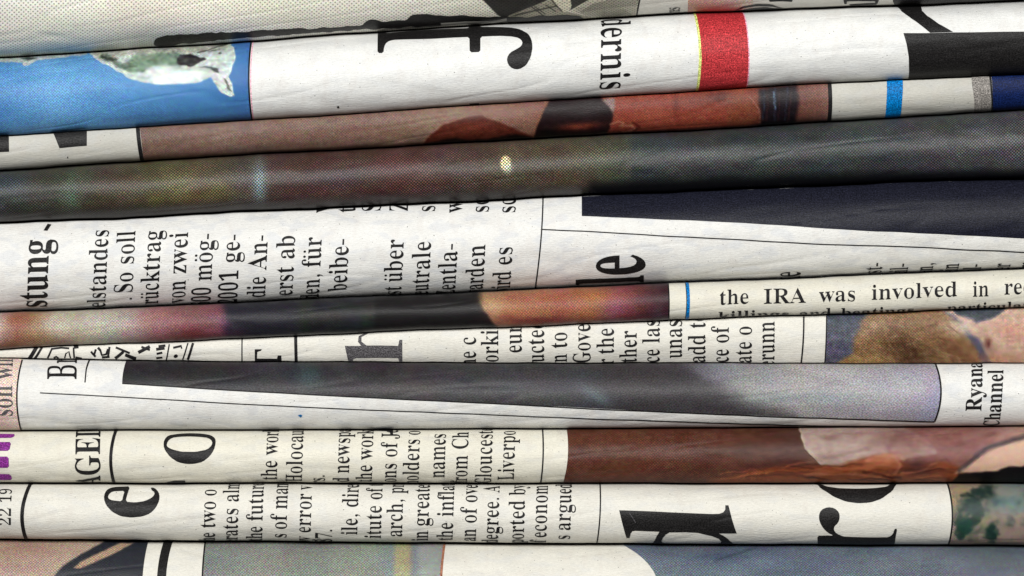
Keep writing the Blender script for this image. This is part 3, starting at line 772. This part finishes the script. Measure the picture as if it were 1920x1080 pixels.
def p(a):
    a.fill((112, 110, 132)); a.mottle(8, 30, 20, .5)
    a.blob(1570, 600, 60, 18, (74, 88, 104), .9)
    a.warp(3, 20)
    a.poly([(1595, 690), (1600, 640), (1620, 600), (1660, 570), (1760, 570), (1800, 610), (1830, 650), (1850, 690)], (164, 126, 88), 10)
    a.poly([(1740, 570), (1790, 590), (1840, 640), (1870, 690), (1960, 700), (2600, 690), (2600, 540), (1900, 560), (1870, 590), (1835, 605), (1800, 592), (1780, 570)], (222, 186, 164), 8)
    a.poly([(1775, 560), (1800, 592), (1835, 603), (1868, 590), (1905, 565)], (70, 80, 92), 6)
    a.poly([(1560, 690), (1600, 664), (1680, 668), (1690, 690)], (196, 156, 104), 7)
    a.blob(1700, 655, 46, 26, (104, 72, 48), .85, 35); a.blob(1665, 620, 26, 16, (146, 110, 76), .6); a.blob(1790, 655, 40, 14, (138, 90, 60), .7, 35); a.blob(1640, 612, 30, 12, (196, 166, 128), .7, -30)
    a.blob(1857, 645, 8, 11, (120, 60, 60), .85); a.blob(1900, 620, 30, 20, (226, 160, 136), .6); a.blob(1870, 672, 50, 9, (206, 140, 108), .6); a.blob(1800, 615, 26, 14, (236, 214, 196), .8)
    for k in range(22): 
        x = 1610 + k * 8; a.stroke([(x, 604 + k % 5 * 9), (x + 18, 622 + k % 7 * 8)], 2, [(206, 174, 130), (110, 80, 54)][k % 2], 3, .35)
    a.mottle(14, 10, 4, .2); a.mottle(12, 5, 9, .2)
    rr = random.Random(4)
    for k in range(90):
        x = 1605 + rr.random() * 200; y = 604 + rr.random() * 74
        a.stroke([(x, y), (x + rr.uniform(6, 20), y + rr.uniform(2, 16))], 1.6, [(206, 176, 134), (96, 66, 44), (176, 140, 98), (120, 84, 54)][k % 4], 2, .4)
    a.wx, a.wy = a.X, a.Y
n.photo([(1551, 592), (1550, 640), (1548, 682)], 2540, None, None, p, PRINT_MID, dim=.9, label='picture of a brown furry animal')
n.vline([(1551, 592), (1550, 640), (1548, 682)], 2.4)

# ================================================================ 7  white page with the long dark wedge
n = Newspaper(7, -62, 80, -2, 'white newspaper fold with a long dark purple-grey wedge and a ruled line', PAPER_BLUE)
def p(a): a.fill((226, 204, 190)); a.mottle(5, 20, 20, .4)
n.photo(-620, [(43, 672), (34, 715), (31, 742), (33, 770), (39, 808)], None, None, p, PRINT_FINE, label='salmon tinted box')
n.text('son wil', 23, 746, 27, 2, w=.72, thin=.01, mat=INK_SOFT)
n.vline([(43, 672), (34, 710), (31, 742), (33, 770), (39, 808)], 3)
n.text('Br', 143, 713, 37, 0, w=.72, thin=.030, name='headline_text')
n.poly('rule_line', [(169, 670), (163, 680), (160, 692), (158, 717), (160.5, 717), (162.5, 693), (166, 681), (173, 670)], INK_TEXT)
n.line([(75, 736.5), (360, 752), (640, 766.5), (960, 780), (1280, 791), (1450, 797), (1613, 801)], 2.0)
n.poly('printed_mark', [(558, 779), (563, 777), (567, 779), (564, 783), (561, 781)], INK_BLUE)
def p(a):
    a.vary([(62, 58, 64), (62, 58, 64), (68, 68, 74), (74, 68, 74), (78, 72, 76), (78, 76, 82), (78, 78, 84), (84, 82, 88), (120, 118, 126), (158, 156, 160), (178, 172, 174), (182, 176, 182), (176, 170, 190)],
           [230, 400, 560, 640, 760, 900, 1050, 1200, 1290, 1380, 1500, 1650, 1755])
    a.mottle(10, 50, 22, .5); a.mottle(6, 16, 10, .6)
    a.blob(580, 705, 26, 22, (76, 108, 110), .7); a.blob(500, 690, 40, 14, (84, 72, 90), .6)
    a.blob(1120, 742, 34, 12, (112, 134, 144), .75, 30); a.blob(1020, 720, 50, 16, (92, 80, 90), .6)
    a.warp(4, 40)
    a.poly([(1060, 660), (1270, 660), (1330, 730), (1400, 762), (1480, 790), (1100, 790), (1160, 760), (1120, 700)], (78, 70, 74), 60, .8)
    a.poly([(1290, 674), (1400, 760), (1480, 784), (1300, 776), (1240, 720)], (76, 70, 76), 34, .7)
    a.blob(1330, 700, 50, 14, (146, 142, 156), .6, 25); a.blob(1560, 700, 70, 14, (196, 188, 190), .6); a.blob(1500, 745, 80, 12, (146, 160, 164), .6); a.blob(1690, 740, 40, 16, (196, 186, 200), .6)
    a.wx, a.wy = a.X, a.Y
    a.poly([(1715, 790), (1745, 745), (1765, 700), (1775, 790)], (168, 168, 200), 8, .8)
n.photo([(235, 678), (231, 695), (229, 719)], [(1752, 682), (1761, 705), (1763, 730), (1761, 758), (1753, 790)], None, [(229, 719), (640, 743), (960, 758), (1280, 774), (1500, 782), (1753, 791)], p, PRINT_GRAIN, dim=.93, sat=.75, label='long dark wedge-shaped picture growing paler to the right')
n.vline([(1752, 682), (1762, 705), (1764, 730), (1762, 758), (1753.5, 791)], 3.4)
n.line([(229, 719), (640, 743), (960, 758.5), (1280, 774.5), (1500, 783), (1753, 791.5)], 2.2)
n.text('Ryanair', 1840, 771, 20, 0, w=.92, thin=.0, lean=.03)
n.text('Channel', 1874, 798, 20, 0, w=.84, thin=.0, lean=.06)

# ================================================================ 8  cream tube with AGE
n = Newspaper(8, -78, 82, 4, 'cream newspaper fold with purple marks, large o and a reddish brown picture', PAPER_CREAM)
for q in ([(-300, 280), (84, 282), (70, 302), (-300, 310)], [(-300, 328), (62, 326), (52, 376), (-300, 378)], [(-300, 410), (48, 408), (50, 472), (-300, 470)], [(-300, 512), (58, 508), (66, 542), (-300, 542)]):
    n.poly('purple_mark', [(a / 3, 720 + b / 3) for a, b in q], INK_PURPLE, rnd=1)
n.text('PAGED', 187, 853, 31, 3, w=.86, thin=.006, name='headline_text')
n.vline([(218, 808), (209, 835), (208, 868), (214, 907)], 6)
n.poly('headline_letter', Z(6, (918, 345), (922, 312), (945, 289), (1000, 281), (1060, 278), (1130, 280), (1185, 288), (1210, 306), (1213, 332), (1203, 372), (1178, 408), (1140, 438), (1090, 450), (1045, 450), (1000, 440), (958, 412), (928, 375)), INK,
       holes=(Z(6, (936, 345), (942, 320), (965, 303), (1010, 297), (1060, 295), (1120, 297), (1170, 303), (1194, 322), (1190, 346), (1165, 368), (1100, 381), (1020, 381), (968, 368), (944, 356)),), rnd=1)
n.poly('headline_letter', Z(6, (915, 566), (940, 554), (975, 546), (1038, 545), (1040, 570), (1000, 566)), INK)
for s, x, y, i in (('the world', 520, 853, 4), ('Holocaust', 565, 903, 0), ('rs.', 609, 889, 3), ('d newspap', 654, 888, 2), ('the work', 698, 862, 4), ('ons of Je', 744, 858, 4), ('holders o', 787, 822, 7), ('names', 833, 896, 0),
                   ('from Ch', 877, 853, 4), ('Glouceste', 920, 906, 0), ('Liverpo', 963, 901, 0)):
    n.text(s, x, y, 20.5, i, w=.80, thin=.017, lean=.03)
n.text('g', 660, 905, 20, 1, w=.8)
n.poly('printed_mark', Z(7, (130, 262), (200, 250), (290, 248), (290, 285), (275, 285), (270, 268)), INK_TEXT)
n.vline([(1017, 807), (1018.5, 850), (1013, 907)], 2.8)
def p(a):
    a.vary([(108, 62, 44), (110, 64, 46), (104, 62, 48), (98, 60, 50), (118, 82, 70), (150, 100, 94), (150, 104, 98), (176, 136, 124)], [1060, 1180, 1380, 1490, 1640, 1740, 1830, 1900])
    a.mottle(8, 40, 16, .4); a.warp(2.5, 22)
    a.poly([(1503, 800), (1506, 825), (1514, 842), (1528, 858), (1540, 872), (1580, 872), (1680, 866), (1760, 850), (1740, 826), (1690, 800)], (176, 152, 142), 5)
    a.blob(1700, 830, 60, 30, (140, 92, 88), .75); a.blob(1800, 830, 60, 16, (150, 96, 92), .7)
    a.stroke([(1503, 805), (1510, 838), (1538, 868)], 3, (222, 210, 190), 3, .7)
    a.poly([(1330, 902), (1400, 884), (1470, 876), (1560, 874), (1640, 856), (1670, 852), (1700, 870), (1770, 866), (1810, 880), (1810, 920), (1320, 920)], (146, 80, 46), 9)
    a.blob(1660, 864, 36, 11, (196, 124, 86), .8, -10); a.blob(1765, 876, 26, 7, (170, 94, 60), .8, -30); a.blob(1720, 884, 40, 7, (70, 34, 34), .8)
    a.stroke([(1350, 898), (1420, 886), (1490, 890), (1560, 884)], 3, (186, 110, 72), 4, .6); a.stroke([(1500, 892), (1590, 888), (1680, 898)], 3, (190, 130, 104), 4, .6); a.stroke([(1620, 885), (1690, 896)], 4, (60, 26, 24), 4, .6)
    a.stroke([(1400, 893), (1480, 890), (1540, 896)], 4, (70, 30, 24), 4, .5)
    rr = random.Random(3)
    for k in range(46):
        x = 1340 + rr.random() * 430; y = 873 + rr.random() * 28; L = 26 + rr.random() * 46; sg = rr.uniform(-.18, .10)
        a.stroke([(x, y), (x + L / 2, y + L * sg / 2 - 2), (x + L, y + L * sg)], 1.8, [(58, 22, 18), (190, 112, 74), (96, 44, 30), (150, 78, 48)][k % 4], 2.2, .55)
    a.stroke([(1625, 866), (1650, 856), (1678, 858), (1690, 872), (1680, 886)], 3, (222, 160, 118), 5, .6); a.stroke([(1690, 889), (1730, 882), (1756, 868), (1762, 860)], 3, (186, 120, 86), 4, .7)
    for k in range(40):
        x = 1530 + rr.random() * 380; y = 812 + rr.random() * 56
        a.blob(x, y, 12 + rr.random() * 16, 3 + rr.random() * 4, [(150, 116, 108), (96, 56, 54), (170, 130, 122)][k % 3], .3, -20 + rr.random() * 20)
    a.blob(1722, 872, 26, 8, (76, 44, 50), .7); a.mottle(9, 9, 5, .3)
    a.poly([(1790, 890), (1830, 860), (1880, 835), (1940, 815), (2600, 800), (2600, 880), (1900, 876), (1840, 888)], (210, 172, 150), 6)
    a.stroke([(1800, 886), (1830, 855), (1860, 838), (1925, 817)], 7, (60, 56, 66), 7, .75)
    a.poly([(1780, 912), (1800, 892), (1850, 884), (1930, 872), (2600, 870), (2600, 930), (1780, 930)], (26, 20, 26), 5)
    a.wx, a.wy = a.X, a.Y
n.photo([(1063, 807), (1065, 845), (1062, 880), (1056, 907)], 2540, None, None, p, PRINT_MID, step=2.0, label='reddish brown picture in fine dots')

# ================================================================ 9  lower text page
n = Newspaper(9, -76, 80, -2, 'pale newspaper fold with large e and big black sideways d and r', PAPER_WARM)
n.text('22 19', 21, 943, 15.5, 3, w=.95, thin=.02, lean=.02)
n.vline([(59, 908), (45, 935), (42, 972), (50, 1013)], 7)
n.poly('headline_letter', Z(6, (850, 583), (880, 594), (897, 622), (896, 655), (878, 695), (845, 728), (800, 745), (740, 751), (680, 744), (630, 718), (597, 682), (583, 645), (588, 610), (610, 588), (645, 580), (729, 578), (716, 620), (706, 662), (760, 666), (815, 658), (858, 638), (872, 612), (846, 594)), INK,
       holes=(Z(6, (606, 640), (612, 618), (632, 605), (700, 602), (692, 630), (686, 660), (650, 657), (620, 652)),), rnd=1)
for s, x, y, i in (('the two o', 403, 991, 4), ('erates alm', 447, 942, 7), ('the future', 492, 977, 4), ('s of many', 537, 993, 2), ('by error v', 582, 1000, 3), ('987.', 623, 991, 4), ('ile, direct', 671, 952, 5),
                   ('itute of t', 716, 938, 6), ('arch, pro', 756, 927, 6), ('in greater', 803, 987, 3), ('the inflat', 848, 1014, 0), ('an of over', 893, 982, 3), ('degree. A', 936, 932, 7), ('ported by', 981, 1018, 0),
                   ('of econom', 1024, 1008, 3), ('s argued t', 1069, 995, 2)):
    n.text(s, x, y, 20.5, i, w=.82, thin=.017, lean=.03)
n.vline([(1125, 909), (1124, 980), (1118, 1022)], 2.6)
q = lambda *pts: [(1120 + x / 6, 900 + y / 6) for x, y in pts]
n.poly('headline_letter', q((245, 340), (800, 362), (1300, 382), (1370, 380), (1415, 364), (1438, 335), (1440, 285), (1475, 285), (1515, 440), (1570, 605), (1365, 605), (1420, 632), (1470, 665), (1515, 705), (1550, 748), (1560, 800), (600, 800), (618, 738), (640, 690), (668, 630), (698, 580), (560, 575), (430, 570), (395, 576), (376, 600), (364, 650), (330, 650)), INK,
       holes=(q((812, 588), (1000, 588), (1140, 600), (1290, 635), (1368, 664), (1398, 692), (1392, 716), (1335, 728), (800, 728), (742, 716), (722, 690), (738, 650), (770, 612)),))
n.line(q((355, 362), (395, 420), (430, 478)), 1.3, INK_SOFT, 'scratch', .6)
n.poly('headline_letter', Z(8, (738, 548), (780, 590), (850, 635), (920, 661), (990, 670), (1060, 666), (1120, 646), (1180, 606), (1212, 560), (1180, 540), (1170, 568), (1150, 580), (1080, 588), (980, 591), (880, 588), (810, 578), (772, 562), (765, 540)), INK, rnd=1)
n.poly('headline_letter', Z(8, (765, 740), (778, 708), (815, 692), (855, 698), (880, 722), (884, 752), (874, 782), (853, 800), (850, 822), (868, 843), (905, 858), (1000, 861), (1160, 862), (1184, 845), (1192, 815), (1208, 815), (1199, 860), (1192, 925), (772, 935), (757, 854), (852, 853), (818, 838), (788, 808), (770, 775)), INK, rnd=1)
def p(a):
    a.fill((186, 164, 150)); a.mottle(12, 18, 14, .5); a.warp(5, 14)
    a.poly([(1850, 905), (1960, 900), (2600, 900), (2600, 960), (1900, 962), (1880, 950)], (130, 156, 158), 10, .8)
    a.blob(1850, 930, 70, 18, (196, 168, 150), .8); a.blob(1890, 945, 34, 18, (124, 158, 158), .85); a.blob(1805, 920, 16, 10, (196, 186, 110), .5)
    a.blob(1822, 965, 30, 36, (48, 80, 72), .9, 15, 2.0); a.stroke([(1800, 930), (1812, 925), (1830, 935)], 6, (30, 54, 48), 5, .8); a.blob(1800, 1000, 14, 12, (40, 84, 70), .9, 0, 2.0); a.stroke([(1850, 950), (1842, 975), (1826, 995), (1810, 1012)], 5, (206, 192, 168), 5, .8); a.blob(1812, 985, 16, 18, (52, 100, 88), .9, 0, 2.0); a.blob(1845, 925, 22, 14, (36, 66, 60), .9, 0, 2.0); a.blob(1822, 955, 10, 10, (70, 100, 104), .7)
    a.blob(1858, 1000, 15, 15, (36, 76, 70), .95, 0, 2.2); a.blob(1790, 940, 8, 20, (210, 190, 120), .6); a.blob(1848, 975, 10, 12, (216, 200, 150), .7, 30); a.blob(1868, 942, 14, 12, (70, 100, 104), .7)
    rr = random.Random(12)
    for k in range(70):
        x = 1788 + rr.random() * 150; y = 912 + rr.random() * 108
        a.blob(x, y, 3 + rr.random() * 5, 2 + rr.random() * 5, [(60, 84, 78), (150, 146, 120), (92, 116, 112), (176, 156, 144)][k % 4], .5)
    a.blob(2000, 960, 60, 40, (150, 150, 140), .7)
    a.wx, a.wy = a.X, a.Y
n.photo([(1777, 908), (1785, 935), (1786, 965), (1785, 985), (1778, 1024)], 2540, None, None, p, PRINT_MID, dim=.86, label='pink picture with dark green blotches')
n.vline([(1776, 908), (1784, 935), (1786, 965), (1784.5, 985), (1778, 1024)], 3.2)

# ================================================================ 10  lowest page
n = Newspaper(10, -72, 80, 0, 'lowest newspaper, pale salmon, grey-green and blue-grey dotted pictures around a white gap', PAPER_WARM)
def p(a):
    a.fill((208, 176, 156)); a.mottle(8, 60, 20, .4); a.blob(40, 1030, 60, 14, (196, 152, 132), .7); a.warp(1.5, 30)
    a.poly([(92, 1090), (120, 1062), (150, 1040), (195, 1016), (240, 1012), (300, 1010), (300, 1230), (60, 1230)], (62, 66, 78), 3)
    a.poly([(138, 1066), (150, 1054), (190, 1035), (225, 1020), (250, 1018), (215, 1038), (178, 1054), (150, 1066)], (206, 172, 140), 3)
    a.wx, a.wy = a.X, a.Y
n.photo(-620, [(277, 1014), (271, 1040), (268, 1080), (266, 1120)], None, None, p, PRINT_MID, dim=.9, sat=.85, label='salmon picture with a dark slanting shape')
n.vline([(316, 1014), (308, 1045), (302, 1082), (304, 1120)], 17, INK)
n.vline([(384, 1015), (381, 1050), (379, 1082), (379, 1120)], 3)
def p(a):
    a.vary([(152, 158, 152), (164, 166, 156), (156, 160, 154), (166, 170, 158), (158, 168, 168), (196, 192, 150), (190, 184, 146), (150, 160, 164), (176, 180, 176), (172, 174, 170)], [385, 480, 580, 700, 734, 744, 766, 776, 790, 828])
    a.mottle(9, 50, 30, .4)
n.photo([(385, 1015), (382, 1050), (381, 1120)], [(834, 1020), (829, 1055), (826, 1120)], None, None, p, PRINT_MID, dim=.9, label='grey-green dotted picture with a yellow stripe')
n.vline([(834, 1020), (829, 1055), (826, 1120)], 4.5, INK_SALMON)
def p(a):
    a.vary([(122, 134, 148), (118, 128, 142), (112, 124, 140), (120, 130, 142), (116, 122, 134)], [1170, 1320, 1500, 1700, 1920])
    a.mottle(10, 60, 24, .4); a.blob(1340, 1045, 60, 10, (84, 100, 122), .7); a.stroke([(1340, 1052), (1420, 1028)], 3, (60, 70, 84), 4, .5)
n.photo([(1150, 1016), (1176, 1025), (1203, 1040), (1216, 1058), (1223, 1080), (1225, 1120)], 2540, None, None, p, PRINT_MID, dim=.95, label='blue-grey dotted picture')
